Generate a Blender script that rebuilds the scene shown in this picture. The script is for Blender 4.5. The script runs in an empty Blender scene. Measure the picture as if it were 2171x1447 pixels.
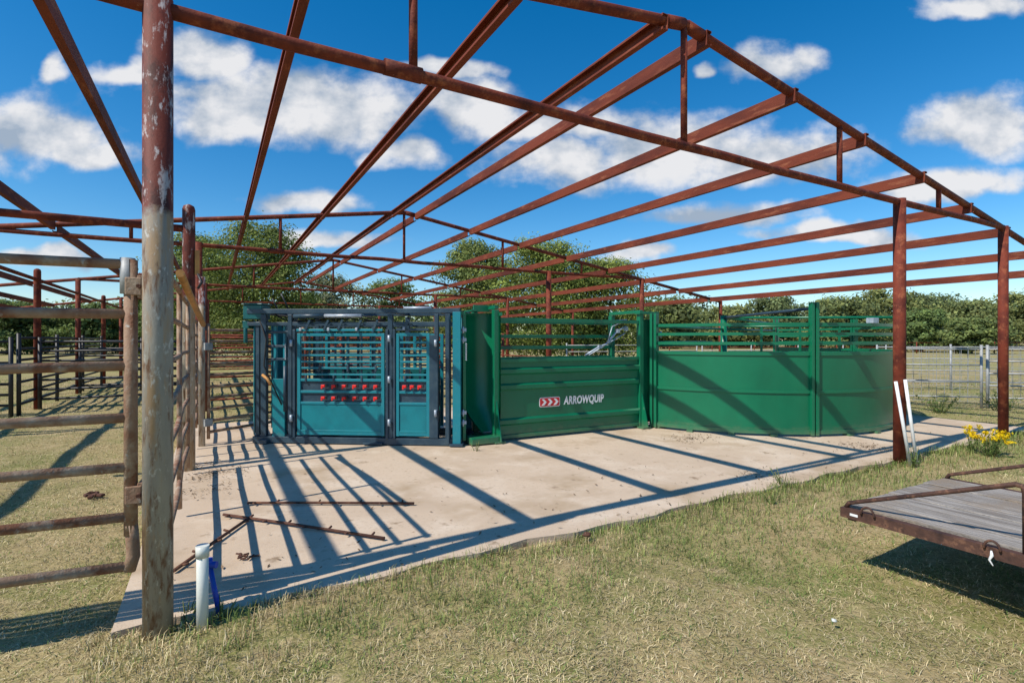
import bpy, math, random
import numpy as np
from mathutils import Vector, Matrix
random.seed(7); rng=np.random.default_rng(7)
S=bpy.context.scene; C=S.collection
sin,cos,pi=math.sin,math.cos,math.pi
R=math.radians
# ------------------------------------------------------------------ helpers
def frame(d):
    d=Vector(d).normalized()
    up=Vector((0,0,1)) if abs(d.z)<.95 else Vector((0,1,0))
    s=d.cross(up).normalized(); u=s.cross(d).normalized()
    return d,s,u
class MB:
    def __init__(s): s.v=[];s.f=[];s.sm=[]
    def add(s,vs,fs,smooth=False):
        b=len(s.v); s.v+= [tuple(v) for v in vs]
        for f in fs: s.f.append(tuple(i+b for i in f)); s.sm.append(smooth)
    def box(s,c,d,rz=0,rx=0):
        x,y,z=d[0]/2,d[1]/2,d[2]/2
        M=Matrix.Translation(c)@Matrix.Rotation(rz,4,'Z')@Matrix.Rotation(rx,4,'X')
        vs=[M@Vector(p) for p in((-x,-y,-z),(x,-y,-z),(x,y,-z),(-x,y,-z),(-x,-y,z),(x,-y,z),(x,y,z),(-x,y,z))]
        s.add(vs,[(0,3,2,1),(4,5,6,7),(0,1,5,4),(1,2,6,5),(2,3,7,6),(3,0,4,7)]); return s
    def ext(s,prof,p,q):
        p=Vector(p);q=Vector(q); d,sd,up=frame(q-p); n=len(prof)
        vs=[p+sd*a+up*b for a,b in prof]+[q+sd*a+up*b for a,b in prof]
        fs=[(i,(i+1)%n,n+(i+1)%n,n+i) for i in range(n)]
        s.add(vs,fs); s.add(vs,[tuple(range(n-1,-1,-1)),tuple(range(n,2*n))]); return s
    def bar(s,p,q,w,h):
        return s.ext([(-w/2,-h/2),(w/2,-h/2),(w/2,h/2),(-w/2,h/2)],p,q)
    def path(s,pts,r,seg=10,caps=True,radii=None):
        pts=[Vector(p) for p in pts]; n=len(pts); vs=[]
        d,sd,up=frame(pts[1]-pts[0])
        for i,p in enumerate(pts):
            if i==0: t=pts[1]-pts[0]
            elif i==n-1: t=pts[-1]-pts[-2]
            else: t=(pts[i+1]-p).normalized()+(p-pts[i-1]).normalized()
            t.normalize()
            sd=(sd-t*sd.dot(t)).normalized(); up=sd.cross(t)
            rr=radii[i] if radii else r
            for k in range(seg):
                a=2*pi*k/seg; vs.append(p+sd*(cos(a)*rr)+up*(sin(a)*rr))
        fs=[]
        for i in range(n-1):
            for k in range(seg):
                k2=(k+1)%seg; fs.append((i*seg+k,i*seg+k2,(i+1)*seg+k2,(i+1)*seg+k))
        b=len(s.v); s.add(vs,fs,True)
        if caps:
            s.f.append(tuple(b+k for k in range(seg-1,-1,-1))); s.sm.append(False)
            s.f.append(tuple(b+(n-1)*seg+k for k in range(seg))); s.sm.append(False)
        return s
    def tube(s,p,q,r,seg=10,r2=None):
        return s.path([p,q],r,seg,True,[r,r2] if r2 else None)
    def arcsheet(s,c,r,t,a0,a1,z0,z1,seg=24):
        vs=[];n=seg+1
        for i in range(n):
            a=a0+(a1-a0)*i/seg
            for rr,z in((r,z0),(r,z1),(r-t,z1),(r-t,z0)):
                vs.append((c[0]+rr*cos(a),c[1]+rr*sin(a),z))
        side=[];flat=[]
        for i in range(seg):
            for k in range(4):
                k2=(k+1)%4; q=(i*4+k,i*4+k2,(i+1)*4+k2,(i+1)*4+k)
                (side if k in(0,2) else flat).append(q)
        s.add(vs,side,True)
        s.add(vs,flat+[(3,2,1,0),tuple(seg*4+k for k in range(4))]); return s
    def build(s,name,mat,parent=None,bevel=0,label=None):
        me=bpy.data.meshes.new(name); me.from_pydata(s.v,[],s.f)
        me.polygons.foreach_set('use_smooth',s.sm); me.materials.append(mat); me.update()
        o=bpy.data.objects.new(name,me); C.objects.link(o)
        if parent: o.parent=parent
        if bevel:
            m=o.modifiers.new('bevel','BEVEL'); m.width=bevel; m.segments=2; m.limit_method='ANGLE'
        if label: o['label']=label
        return o
def tag(o,label,cat,group=None,kind=None):
    o['label']=label; o['category']=cat
    if group:o['group']=group
    if kind:o['kind']=kind
    return o
def thing(name,label,cat,loc=(0,0,0),rz=0,group=None):
    o=bpy.data.objects.new(name,None); C.objects.link(o); o.location=loc; o.rotation_euler=(0,0,rz)
    o.empty_display_size=.2
    return tag(o,label,cat,group)
def tub(name,mat,parent,p,q,r,seg=10,label=None): return MB().tube(p,q,r,seg).build(name,mat,parent,label=label)
def bx(name,mat,parent,c,d,bevel=.004,label=None): return MB().box(c,d).build(name,mat,parent,bevel,label)
# ------------------------------------------------------------------ materials
def nt(name):
    m=bpy.data.materials.new(name); m.use_nodes=True
    return m,m.node_tree,m.node_tree.nodes['Principled BSDF']
def mk(name,base,layers=(),rough=.6,metal=0,bump=0,bscale=40,coord='Object',spec=.5,zfade=None):
    m,t,b=nt(name); N=t.nodes; K=t.links.new
    tc=N.new('ShaderNodeTexCoord'); co=tc.outputs[coord] 
    prev=None
    for i,(col,sc,lo,hi,st) in enumerate(layers):
        mp=N.new('ShaderNodeMapping'); mp.inputs['Scale'].default_value=st; mp.inputs['Location'].default_value=(i*3.7,i*1.9,i*5.1); K(co,mp.inputs[0])
        n=N.new('ShaderNodeTexNoise'); n.inputs['Scale'].default_value=sc; n.inputs['Detail'].default_value=4; n.inputs['Roughness'].default_value=.65; K(mp.outputs[0],n.inputs['Vector'])
        mr=N.new('ShaderNodeMapRange'); mr.inputs[1].default_value=lo; mr.inputs[2].default_value=hi; K(n.outputs[0],mr.inputs[0])
        mx=N.new('ShaderNodeMix'); mx.data_type='RGBA'; K(mr.outputs[0],mx.inputs[0])
        if prev: K(prev,mx.inputs[6])
        else: mx.inputs[6].default_value=(*base,1)
        mx.inputs[7].default_value=(*col,1); prev=mx.outputs[2]
    if zfade:
        g=N.new('ShaderNodeNewGeometry'); sp=N.new('ShaderNodeSeparateXYZ'); K(g.outputs['Position'],sp.inputs[0])
        n=N.new('ShaderNodeTexNoise'); n.inputs['Scale'].default_value=9; n.inputs['Detail'].default_value=4; K(g.outputs['Position'],n.inputs['Vector'])
        ad=N.new('ShaderNodeMath'); ad.operation='MULTIPLY_ADD'; ad.inputs[1].default_value=zfade[1]*1.6; K(n.outputs[0],ad.inputs[0]); K(sp.outputs[2],ad.inputs[2])
        mr=N.new('ShaderNodeMapRange'); mr.inputs[1].default_value=zfade[1]*1.9; mr.inputs[2].default_value=zfade[1]*.7; mr.inputs[3].default_value=0; mr.inputs[4].default_value=zfade[2]; K(ad.outputs[0],mr.inputs[0])
        mx=N.new('ShaderNodeMix'); mx.data_type='RGBA'; K(mr.outputs[0],mx.inputs[0]); mx.inputs[7].default_value=(*zfade[0],1)
        if prev: K(prev,mx.inputs[6])
        else: mx.inputs[6].default_value=(*base,1)
        prev=mx.outputs[2]
    if prev: K(prev,b.inputs['Base Color'])
    else: b.inputs['Base Color'].default_value=(*base,1)
    b.inputs['Roughness'].default_value=rough; b.inputs['Metallic'].default_value=metal
    b.inputs['Specular IOR Level'].default_value=spec
    if bump:
        n=N.new('ShaderNodeTexNoise'); n.inputs['Scale'].default_value=bscale; n.inputs['Detail'].default_value=4; K(co,n.inputs['Vector'])
        bp=N.new('ShaderNodeBump'); bp.inputs['Strength'].default_value=bump; bp.inputs['Distance'].default_value=.01; K(n.outputs[0],bp.inputs['Height']); K(bp.outputs[0],b.inputs['Normal'])
    return m
one=(1,1,1)
rust=mk('rust_red',(.18,.036,.018),[((.075,.016,.011),3.5,.42,.66,one),((.3,.09,.04),11,.52,.72,one),((.34,.2,.15),30,.7,.8,one)],.75,0,.3,60,spec=.25)
rust2=mk('rust_purlin',(.19,.042,.02),[((.085,.02,.013),2.2,.42,.66,(1,.25,1)),((.29,.1,.05),14,.56,.74,(1,.2,1))],.75,0,.2,50,spec=.25)
brownpipe=mk('weathered_pipe',(.31,.2,.13),[((.2,.085,.045),4,.45,.62,one),((.42,.33,.24),9,.5,.7,one),((.42,.4,.36),22,.62,.74,one)],.7,0,.35,70,spec=.3)
galv=mk('galvanised',(.36,.37,.37),[((.24,.25,.25),8,.45,.65,one),((.25,.17,.12),14,.64,.74,one)],.55,.1,.15,60)
def postmat(name,zc,low,low2,blend):
    m,t,b=nt(name); N=t.nodes; K=t.links.new
    g=N.new('ShaderNodeNewGeometry'); P=g.outputs['Position']
    def noise(sc,st=one):
        mp=N.new('ShaderNodeMapping'); mp.inputs['Scale'].default_value=st; K(P,mp.inputs[0])
        n=N.new('ShaderNodeTexNoise'); n.inputs['Scale'].default_value=sc; n.inputs['Detail'].default_value=6; n.inputs['Roughness'].default_value=.7; K(mp.outputs[0],n.inputs['Vector']); return n.outputs[0]
    def rng_(a,lo,hi):
        r=N.new('ShaderNodeMapRange'); r.inputs[1].default_value=lo; r.inputs[2].default_value=hi; K(a,r.inputs[0]); return r.outputs[0]
    def mix(f,a,c):
        x=N.new('ShaderNodeMix'); x.data_type='RGBA'; K(f,x.inputs[0])
        for i,v in((6,a),(7,c)):
            if isinstance(v,tuple): x.inputs[i].default_value=(*v,1)
            else: K(v,x.inputs[i])
        return x.outputs[2]
    top=mix(rng_(noise(7,(1,1,.5)),.46,.6),(.15,.032,.02),(.06,.017,.013))
    top=mix(rng_(noise(13,(1,1,.4)),.53,.6),top,(.42,.37,.36))
    bot=mix(rng_(noise(4,(1,1,.3)),.42,.62),low,low2)
    bot=mix(rng_(noise(8,(1.4,1.4,.22)),.47,.6),bot,(.34,.23,.13))
    bot=mix(rng_(noise(15,(1,1,.22)),.54,.64),bot,(.15,.08,.045))
    bot=mix(rng_(noise(26,(1,1,.5)),.57,.67),bot,(.5,.48,.43))
    sp=N.new('ShaderNodeSeparateXYZ'); K(P,sp.inputs[0])
    a=N.new('ShaderNodeMath'); a.operation='MULTIPLY_ADD'; a.inputs[1].default_value=blend; K(noise(16),a.inputs[0]); K(sp.outputs[2],a.inputs[2])
    K(mix(rng_(a.outputs[0],zc+blend*.5-.03,zc+blend*.5+.03),bot,top),b.inputs['Base Color'])
    b.inputs['Roughness'].default_value=.65; b.inputs['Specular IOR Level'].default_value=.3
    bp=N.new('ShaderNodeBump'); bp.inputs['Strength'].default_value=.4; bp.inputs['Distance'].default_value=.006; K(noise(50),bp.inputs['Height']); K(bp.outputs[0],b.inputs['Normal'])
    return m
frontpost=postmat('front_post_paint',2.3,(.25,.235,.205),(.34,.315,.26),.16)
sidepost=postmat('side_post_paint',2.12,(.34,.29,.23),(.45,.4,.32),.1)
duststain=(.26,.2,.13)
green=mk('green_paint',(.003,.155,.072),[((.003,.12,.057),1.3,.4,.7,(1,1,.6)),((.05,.18,.105),25,.7,.82,(1,1,.3))],.3,0,.03,14,zfade=(duststain,.15,.45))
green2=mk('green_rail_paint',(.004,.15,.07),[((.02,.18,.1),18,.6,.75,one)],.32,0,.05,30,zfade=(duststain,.13,.35))
teal=mk('teal_paint',(.004,.2,.235),[((.004,.15,.185),3,.42,.7,one),((.14,.26,.26),26,.68,.8,one)],.38,0,.05,30,zfade=(duststain,.15,.4))
tealdark=mk('dark_teal_paint',(.004,.11,.11),[((.004,.085,.09),3,.42,.7,one),((.1,.2,.19),26,.68,.8,one)],.4,0,.05,30)
tealrail=mk('teal_rail_paint',(.008,.2,.25),[((.04,.23,.26),14,.55,.75,one)],.4,0,.05,30)
navy=mk('navy_steel',(.02,.048,.075),[((.045,.08,.105),6,.45,.7,one),((.13,.13,.12),24,.66,.78,one)],.42,0,.1,40)
blackst=mk('black_steel',(.014,.015,.018),[((.045,.04,.035),6,.5,.72,one)],.5,0,.1,40)
red=mk('red_plastic',(.78,.02,.013),[((.65,.015,.012),20,.45,.65,one)],.4)
signred=mk('sign_red',(.6,.022,.03),[((.52,.02,.025),9,.4,.7,one)],.4)
signwhite=mk('sign_white',(.8,.81,.8),[((.72,.73,.72),12,.45,.7,one)],.45)
silver=mk('silver_steel',(.42,.48,.55),[((.3,.35,.41),10,.45,.65,one)],.4,.2)
orange=mk('orange_paint',(.52,.25,.06),[((.36,.17,.05),8,.45,.65,one),((.25,.15,.08),22,.58,.7,one)],.55,0,.2,50)
rubber=mk('black_rubber',(.012,.012,.013),[((.03,.028,.025),8,.5,.7,one)],.8)
pvc=mk('white_pvc',(.8,.81,.8),[((.66,.66,.62),7,.5,.72,one)],.4)
pvcgrey=mk('grey_white_pvc',(.66,.68,.62),[((.48,.48,.42),6,.5,.72,(1,1,.5))],.45,0,.05,30)
bluepipe=mk('blue_pipe_plastic',(.01,.06,.45),[((.02,.09,.36),9,.5,.7,one)],.38)
darkrust=mk('dark_rust_bar',(.1,.046,.032),[((.17,.08,.045),14,.5,.7,one)],.8,0,.4,80,spec=.25)
trailerpaint=mk('trailer_steel',(.085,.042,.03),[((.04,.022,.018),7,.45,.62,one),((.2,.1,.06),16,.55,.7,one)],.7,0,.3,60,spec=.3)
wood=mk('weathered_planks',(.34,.31,.275),[((.19,.165,.14),5,.42,.6,(5,.22,1)),((.45,.42,.38),11,.52,.7,(7,.15,1)),((.06,.052,.045),17,.55,.63,(9,.1,1)),((.26,.21,.16),2,.5,.65,(1,1,1))],.9,0,1,60,spec=.2)
bark=mk('bark',(.1,.08,.06),[((.05,.04,.03),7,.45,.6,(1,1,.25)),((.17,.15,.13),16,.55,.7,(1,1,.3))],.9,0,.6,30)
concrete=mk('concrete',(.58,.455,.33),[((.5,.385,.275),.55,.42,.66,one),((.64,.525,.4),1.7,.5,.7,one),((.42,.31,.2),.9,.52,.68,one),((.47,.365,.265),26,.55,.72,one),((.3,.215,.14),4.5,.62,.74,one),((.36,.25,.16),12,.64,.74,one)],.9,0,.3,90,spec=.2)
def attrmat(name,trans,rough=.85):
    m,t,b=nt(name); N=t.nodes; K=t.links.new
    a=N.new('ShaderNodeAttribute'); a.attribute_name='col'
    K(a.outputs['Color'],b.inputs['Base Color'])
    b.inputs['Roughness'].default_value=rough; b.inputs['Specular IOR Level'].default_value=.2
    if trans:
        tr=N.new('ShaderNodeBsdfTranslucent'); mx=N.new('ShaderNodeMixShader'); mx.inputs[0].default_value=trans
        K(a.outputs['Color'],tr.inputs[0])
        K(b.outputs[0],mx.inputs[1]); K(tr.outputs[0],mx.inputs[2]); K(mx.outputs[0],N['Material Output'].inputs[0])
    return m
leafmat=attrmat('leaves',.38,.6); grassmat=attrmat('grass_blades',0); littermat=attrmat('dry_litter',0)
def groundmat():
    m,t,b=nt('dry_grass_ground'); N=t.nodes; K=t.links.new
    g=N.new('ShaderNodeNewGeometry'); P=g.outputs['Position']
    def noise(sc,off=0,det=5):
        mp=N.new('ShaderNodeMapping'); mp.inputs['Location'].default_value=(off,off*1.7,0); K(P,mp.inputs[0])
        n=N.new('ShaderNodeTexNoise'); n.inputs['Scale'].default_value=sc; n.inputs['Detail'].default_value=det; n.inputs['Roughness'].default_value=.65; K(mp.outputs[0],n.inputs['Vector']); return n.outputs[0]
    def rg(a,lo,hi):
        r=N.new('ShaderNodeMapRange'); r.inputs[1].default_value=lo; r.inputs[2].default_value=hi; K(a,r.inputs[0]); return r.outputs[0]
    def mix(f,a,c):
        x=N.new('ShaderNodeMix'); x.data_type='RGBA'; K(f,x.inputs[0])
        for i,v in((6,a),(7,c)):
            if isinstance(v,tuple): x.inputs[i].default_value=(*v,1)
            else: K(v,x.inputs[i])
        return x.outputs[2]
    c=mix(rg(noise(.55,3),.45,.62),(.38,.29,.14),(.19,.2,.06))
    c=mix(rg(noise(.09,9),.45,.62),c,(.27,.27,.09))
    c=mix(rg(noise(6,1),.5,.68),c,(.44,.34,.18))
    c=mix(rg(noise(22,5),.52,.68),c,(.15,.14,.048))
    c=mix(rg(noise(70,7,3),.53,.67),c,(.5,.4,.22))
    K(c,b.inputs['Base Color']); b.inputs['Roughness'].default_value=.95; b.inputs['Specular IOR Level'].default_value=.1
    bp=N.new('ShaderNodeBump'); bp.inputs['Strength'].default_value=.7; bp.inputs['Distance'].default_value=.03; K(noise(35,2),bp.inputs['Height']); K(bp.outputs[0],b.inputs['Normal'])
    return m
# ------------------------------------------------------------------ frame of the place
A=R(29.63); ux,uy=cos(A),sin(A); P0=(-1.968,2.91); L=8.19; f=1110.0
BACK=8.0
def W(u,n,z=0): return (P0[0]+u*ux-n*uy, P0[1]+u*uy+n*ux, z)
def px(x,Y,z=0): return ((x-1085.5)/f*Y, Y, z)
def gp(x,y): Y=1.6*f/(y-720); return ((x-1085.5)/f*Y, Y)
# ------------------------------------------------------------------ ground and slab
xs=np.unique(np.concatenate([np.linspace(-400,-20,14),np.arange(-20,20.01,.25),np.linspace(20,400,14)]))
ys=np.unique(np.concatenate([np.linspace(-60,-2,8),np.arange(-2,22.01,.25),np.linspace(22,60,12),np.linspace(60,700,14)]))
X_,Y_=np.meshgrid(xs,ys)
LU=(X_-P0[0])*ux+(Y_-P0[1])*uy; LN=-(X_-P0[0])*uy+(Y_-P0[1])*ux
Zg=-.035+.014*np.sin(X_*1.3+.7*Y_)+.012*np.sin(X_*3.1-2.3*Y_+1)+.008*np.sin(5.7*X_+4.9*Y_)
Zg=np.where((LU>-.1)&(LU<13.3)&(LN>.15)&(LN<BACK),-.08,Zg)
vs=np.stack([X_,Y_,Zg],-1).reshape(-1,3); nx,ny=len(xs),len(ys)
fs=[(j*nx+i,j*nx+i+1,(j+1)*nx+i+1,(j+1)*nx+i) for j in range(ny-1) for i in range(nx-1)]
me=bpy.data.meshes.new('ground'); me.from_pydata(vs.tolist(),[],fs); me.materials.append(groundmat())
me.polygons.foreach_set('use_smooth',[True]*len(fs))
g=bpy.data.objects.new('ground',me); C.objects.link(g); g['kind']='structure'; tag(g,'mown dry pasture ground of tan and green grass','ground')
m=MB(); nseg=60
front=[(-.22+13.4*i/nseg, .05+.03*sin(i*1.7)+.025*sin(i*.6+1)) for i in range(nseg+1)]
poly=front+[(13.18,BACK),(-.22,BACK)]
n=len(poly); top=[(a,b,0) for a,b in poly]; bot=[(a,b,-.14) for a,b in poly]
m.add(top+bot,[tuple(range(n))]+[(i,n+i,n+(i+1)%n,(i+1)%n) for i in range(n)])
slab=m.build('concrete_slab',concrete); slab.location=(P0[0],P0[1],0); slab.rotation_euler=(0,0,A); slab['kind']='structure'; tag(slab,'pale dusty concrete slab under the open steel frame','concrete slab')
# ------------------------------------------------------------------ shed frame
shed=thing('open_shed_frame','rust red open steel shed frame without roof sheets over the concrete slab','shed frame',(P0[0],P0[1],0),A)
TR=.505
def zt(t): return 4.58-.154*L*abs(t-TR)
BAYS=[0,8.4,16.8,25.2]
HB=3.45
for n in BAYS:
    m=MB()
    m.path([(-.84*L,n,zt(-.84)),(TR*L,n,zt(TR)),(1.85*L,n,zt(1.85))],.048,12)
    tr=m.build('truss',rust,shed)
    k_=15; MB().path([((-.405+1.82*i/k_)*L,n,HB+(random.uniform(-.012,.012) if 0<i<k_ else 0)-.012*sin(pi*i/k_)) for i in range(k_+1)],.042,12).build('bottom_chord',rust,tr)
    for t in(-.13,.18,TR,.826,1.136): tub('web',rust,tr,(t*L,n,HB),(t*L,n,zt(t)),.032,10)
    m=MB(); m.tube((.155*L,n,HB-.005),(.187*L,n,HB-.005),.054,14); m.build('sleeve',rust,tr)
    m=MB(); m.tube(((TR-.028)*L,n,zt(TR-.028)),((TR-.002)*L,n,zt(TR-.002)),.056,12); m.tube(((TR+.004)*L,n,zt(TR+.004)),((TR+.03)*L,n,zt(TR+.03)),.056,12); m.build('ridge_clamp',rust,tr)
    posts=[(0,HB,.073),(1,HB,.073),(1.415,HB,.068),(-.405,HB,.068),(1.85,zt(1.85),.06)]
    for t,h,r in posts:
        mt=frontpost if (n==0 and t==0) else rust
        MB().tube((t*L,n,-.1),(t*L,n,h+(.05 if t==0 else .02)),r,20).build('post',mt,shed,label='mottled front post, red above and bare grey below' if mt is frontpost else None)
for n in(4.06,12.6,21):
    for t in((0,) if n<5 else (0,-.405)):
        MB().path([(t*L,n,-.1),(t*L,n,3.2),(t*L,n,3.24),(t*L,n,3.262)],.07,18,True,[.07,.07,.058,.02]).build('post',sidepost if n<5 else rust,shed,label='side post, red above and tan below' if n<5 else None)
tub('beam',rust,shed,(0,4.06,2.96),(-3.4,4.06,2.96),.045,12)
tub('beam',rust,shed,(-.405*L,8.4,3.0),(-.405*L,25.2,3.0),.04,10)
def cprof(flip):
    w,h,t,l=.066,.145,.006,.022
    p=[(0,-h/2),(w,-h/2),(w,-h/2+l),(w-t,-h/2+l),(w-t,-h/2+t),(t,-h/2+t),(t,h/2-t),(w-t,h/2-t),(w-t,h/2-l),(w,h/2-l),(w,h/2),(0,h/2)]
    return p if not flip else [(-a,b) for a,b in p][::-1]
PT=[.472,.284,.104,-.08,-.26,-.53,-.68,-.81,.535,.707,.8835,1.068,1.249,1.422,1.6,1.78]
for b in range(3):
    for i,t in enumerate(PT):
        z=zt(t)-.04+random.uniform(-.012,.012); a=BAYS[b]+(-.06 if b==0 else .05); e=BAYS[b+1]-.05
        MB().ext(cprof(i<8),(t*L,a,z),(t*L,e,z)).build('purlin',rust2,shed)
m=MB(); m.box((.09,4.02,2.55),(.05,.03,.3)); m.build('strap',orange,shed)
m=MB(); m.path([(.1,3.95,2.4),(.14,3.9,2.3),(.1,3.9,2.22)],.015,8); m.build('hook',blackst,shed)
# ------------------------------------------------------------------ gates and pipe panels
gt=thing('pipe_gate','large weathered pipe gate hung on the mottled front post','gate',(-2.155,2.96,0),R(180+23))
zs=[2.025,1.746,1.454,1.161,.882,.603,.324]
for i,z in enumerate(zs):
    MB().path([(0,0,z),(1.2,0,z+random.uniform(-.012,.012)),(3.3,0,z)],.028,12).build('rail',brownpipe,gt)
MB().tube((0,0,.5),(0,0,2.05),.034,14).build('stile',brownpipe,gt)
MB().path([(0,0,.56),(-.008,.0,.47),(-.012,0,.38),(.01,0,.3)],.034,12).build('stile',brownpipe,gt,label='bent foot of the gate upright')
MB().tube((3.3,0,.3),(3.3,0,2.05),.03,12).build('stile',brownpipe,gt)
MB().tube((.015,0,1.86),(.015,0,2.06),.037,14).build('sleeve',galv,gt)
for z in(1.9,.73):
    m=MB(); m.box((-.085,-.02,z),(.1,.1,.13)); m.box((-.02,-.0,z),(.08,.085,.1)); h=m.build('hinge',brownpipe,gt,.006)
    MB().tube((-.05,-.08,z),(-.05,.07,z),.012,8).build('bolt',darkrust,h)
def sidefence(label,n0,ln,nr,h):
    sp=thing('pipe_fence',label,'fence',W(0,n0),A+pi/2)
    for i in range(nr):
        z=.324+(h-.324)*i/(nr-1)
        MB().path([(0,0,z),(ln*.34,-.012,z),(ln*.7,.012,z+.008),(ln,0,z)],.022,8).build('rail',brownpipe,sp)
    for y in(.05,ln/2,ln-.05): MB().tube((y,0,.08),(y,0,h+.03),.022,8).build('upright',brownpipe,sp)
sidefence('rusty pipe side fence running from the front post back to the side post',.3,3.55,7,2.025)
sidefence('brown pipe fence between the side post and the thin gate post',4.2,1.3,9,2.0)
sidefence('brown pipe fence along the slab edge behind the thin gate post',5.75,2.6,8,1.9)
o=MB().path([W(.05,1.15,2.1),W(.08,2.4,2.0),W(.16,3.7,1.78)],.03,12).build('orange_pole',orange); tag(o,'orange tan pole slung along the top of the rusty pipe side fence','pole')
c3=gp(428,945)
o=MB().tube((c3[0],c3[1],-.05),(c3[0],c3[1],2.55),.045,14).build('gate_post',sidepost); tag(o,'short thin pipe post between the side post and the blue chute','post')
e3=(-4.4,9.55); dd=Vector((e3[0]-c3[0],e3[1]-c3[1],0))
g2=thing('pipe_gate','brown many railed pipe gate between the thin gate post and the blue chute','gate',(c3[0]+.07,c3[1]+.05,0),math.atan2(dd.y,dd.x)-.32)
for i in range(10):
    z=.2+i*.172; MB().path([(0,0,z),(.25,.03,z),(1.65,.03,z),(1.75,0,z)],.024,8).build('rail',brownpipe,g2)
for x in(0,.95,1.75): MB().tube((x,0 if x!=.95 else .045,.1),(x,0 if x!=.95 else .045,1.85),.024,8).build('upright',brownpipe,g2)
for z in(1.5,.35): MB().box((-.02,0,z),(.12,.09,.11)).build('hinge',galv,g2,.004)
def pen(name,label,cat,p,q,mat,rails,H,posts,r=.022,pr=.045,group=None,wire=None):
    p=Vector((p[0],p[1],0));q=Vector((q[0],q[1],0)); d=q-p; Ln=d.length
    t=thing(name,label,cat,p,math.atan2(d.y,d.x),group)
    for i in range(rails):
        z=.22+(H-.26)*i/(rails-1); MB().tube((0,0,z),(Ln,0,z+random.uniform(-.015,.015)),r,7).build('rail',mat,t)
    for i in range(posts):
        x=Ln*i/(posts-1); MB().tube((x,.0,-.1),(x,.0,H+.06),pr,10).build('post',mat,t)
    if wire:
        m=MB()
        for i in range(int(Ln/wire)): m.bar((i*wire+.05,.012,.1),(i*wire+.05,.012,H),.008,.008)
        for i in range(int(H/wire)): m.bar((0,.012,.12+i*wire),(Ln,.012,.12+i*wire),.008,.008)
        m.build('wire_mesh',mat,t)
    return t
BP='black pen fences at the left'
pen('pen_fence','black pipe pen fence along the far left row of shed posts','fence',W(-3.35,11.4),W(-3.35,20.8),blackst,7,1.68,4,.03,.04,group=BP)
pen('pen_fence','black pipe pen fence crossing behind the big weathered gate, nearest crossing','fence',W(-3.25,12.5),W(-.2,12.5),blackst,7,1.6,2,.03,.04,group=BP)
pen('pen_fence','black pipe pen fence crossing behind the first black crossing','fence',W(-3.25,16.7),W(-.2,16.7),blackst,7,1.6,3,.032,.04,group=BP)
pen('pen_fence','black pipe pen fence running off the left edge of the photo','fence',W(-3.45,11.3),W(-9,13.2),blackst,7,1.6,3,.03,.04,group=BP)
RP='rusty pens behind the chute'
pen('pen_fence','rust red pipe pen fence directly behind the blue chute','fence',W(.1,10.4),W(6.5,10.4),rust,6,1.75,4,group=RP)
pen('pen_fence','rust red pipe pen fence behind the green alley panel','fence',W(8.3,8.5),W(8.3,16.6),rust,6,1.75,4,group=RP)
pen('pen_fence','rust red pipe pen fence at the far back of the shed frame','fence',W(.1,18.5),W(9,18.5),rust,6,1.75,5,group=RP)
pen('pen_fence','rust red pipe pen fence along the left side behind the chute','fence',W(.0,8.6),W(.0,20),rust,6,1.75,5,group=RP)
pen('pen_fence','rust red pipe pen fence running back from behind the middle of the chute','fence',W(4.2,10.5),W(4.2,18.4),rust,6,1.7,4,group=RP)
pen('pen_fence','rust red pipe pen fence crossing midway behind the chute','fence',W(.1,14.2),W(8.2,14.2),rust,6,1.7,4,group=RP)
GP='galvanised stock panels at the right'
pen('stock_panel','galvanised mesh stock panel just right of the rusty right post','gate',(9.55,13.0),(11.25,12.55),galv,4,1.42,2,.02,.03,GP,.16)
pen('stock_panel','galvanised mesh stock gate at the right edge behind the yellow flowers','gate',(11.35,12.5),(13.9,12.0),galv,5,1.42,3,.02,.03,GP,.16)
pen('stock_panel','galvanised stock panel in the field behind the first mesh panels','gate',(12.2,17.5),(18.5,16.2),galv,4,1.4,4,.018,.03,GP,.2)
pen('stock_panel','galvanised pipe panel seen between the green alley and the round tub','gate',(2.4,23),(9,25.5),galv,5,1.4,4,.02,.03,GP)
pen('stock_panel','galvanised pipe panel in the field behind the round tub','gate',(9.3,25.6),(20,28),galv,5,1.4,5,.02,.03,GP)
pen('field_fence','thin rusty field fence at the foot of the far wood on the right','fence',(8,60),(75,66),rust,3,1.3,14,.03,.06)
# ------------------------------------------------------------------ squeeze chute
ch=thing('squeeze_chute','teal and navy cattle squeeze chute with rows of red latches on the slab','cattle chute',(-4.0,8.15,0),R(-4.4))
def X(p): return (p-535)/136.3
def Z(p): return 1.6-(p-720)*.0072
D=.95
m=MB()
for y in(0,D): m.box((1.62,y,.06),(3.27,.1,.1))
for x in(.1,1.0,2.15,3.15): m.box((x,D/2,.05),(.09,D-.1,.06))
m.build('base_frame',navy,ch,.006)
for p,w in((556,.085),(614,.06),(829,.07),(926,.06),(950,.075)):
    for y in(0,D): bx('upright',navy,ch,(X(p),y,1.05),(w,.08,1.88))
for z,h in((2.04,.07),(1.845,.055)):
    for y in(0,D): bx('top_beam',navy,ch,((X(520)+X(975))/2,y,z),(X(975)-X(520),.06 if h<.06 else .085,h))
for p in(535,612,700,829,930,965): bx('cross_beam',navy,ch,(X(p),D/2,2.035),(.06,D-.09,.055))
m=MB(); m.box((X(531),.1,2.03),(.3,.26,.22)); m.box((X(531),.1,2.155),(.34,.3,.02)); m.build('pump_cover',tealdark,ch,.012)
m=MB(); m.box((X(514),.08,1.84),(.1,.16,.12)); m.tube((X(514),.0,1.78),(X(514),.0,1.55),.03,10); m.build('pump_motor',tealdark,ch,.006)
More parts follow.
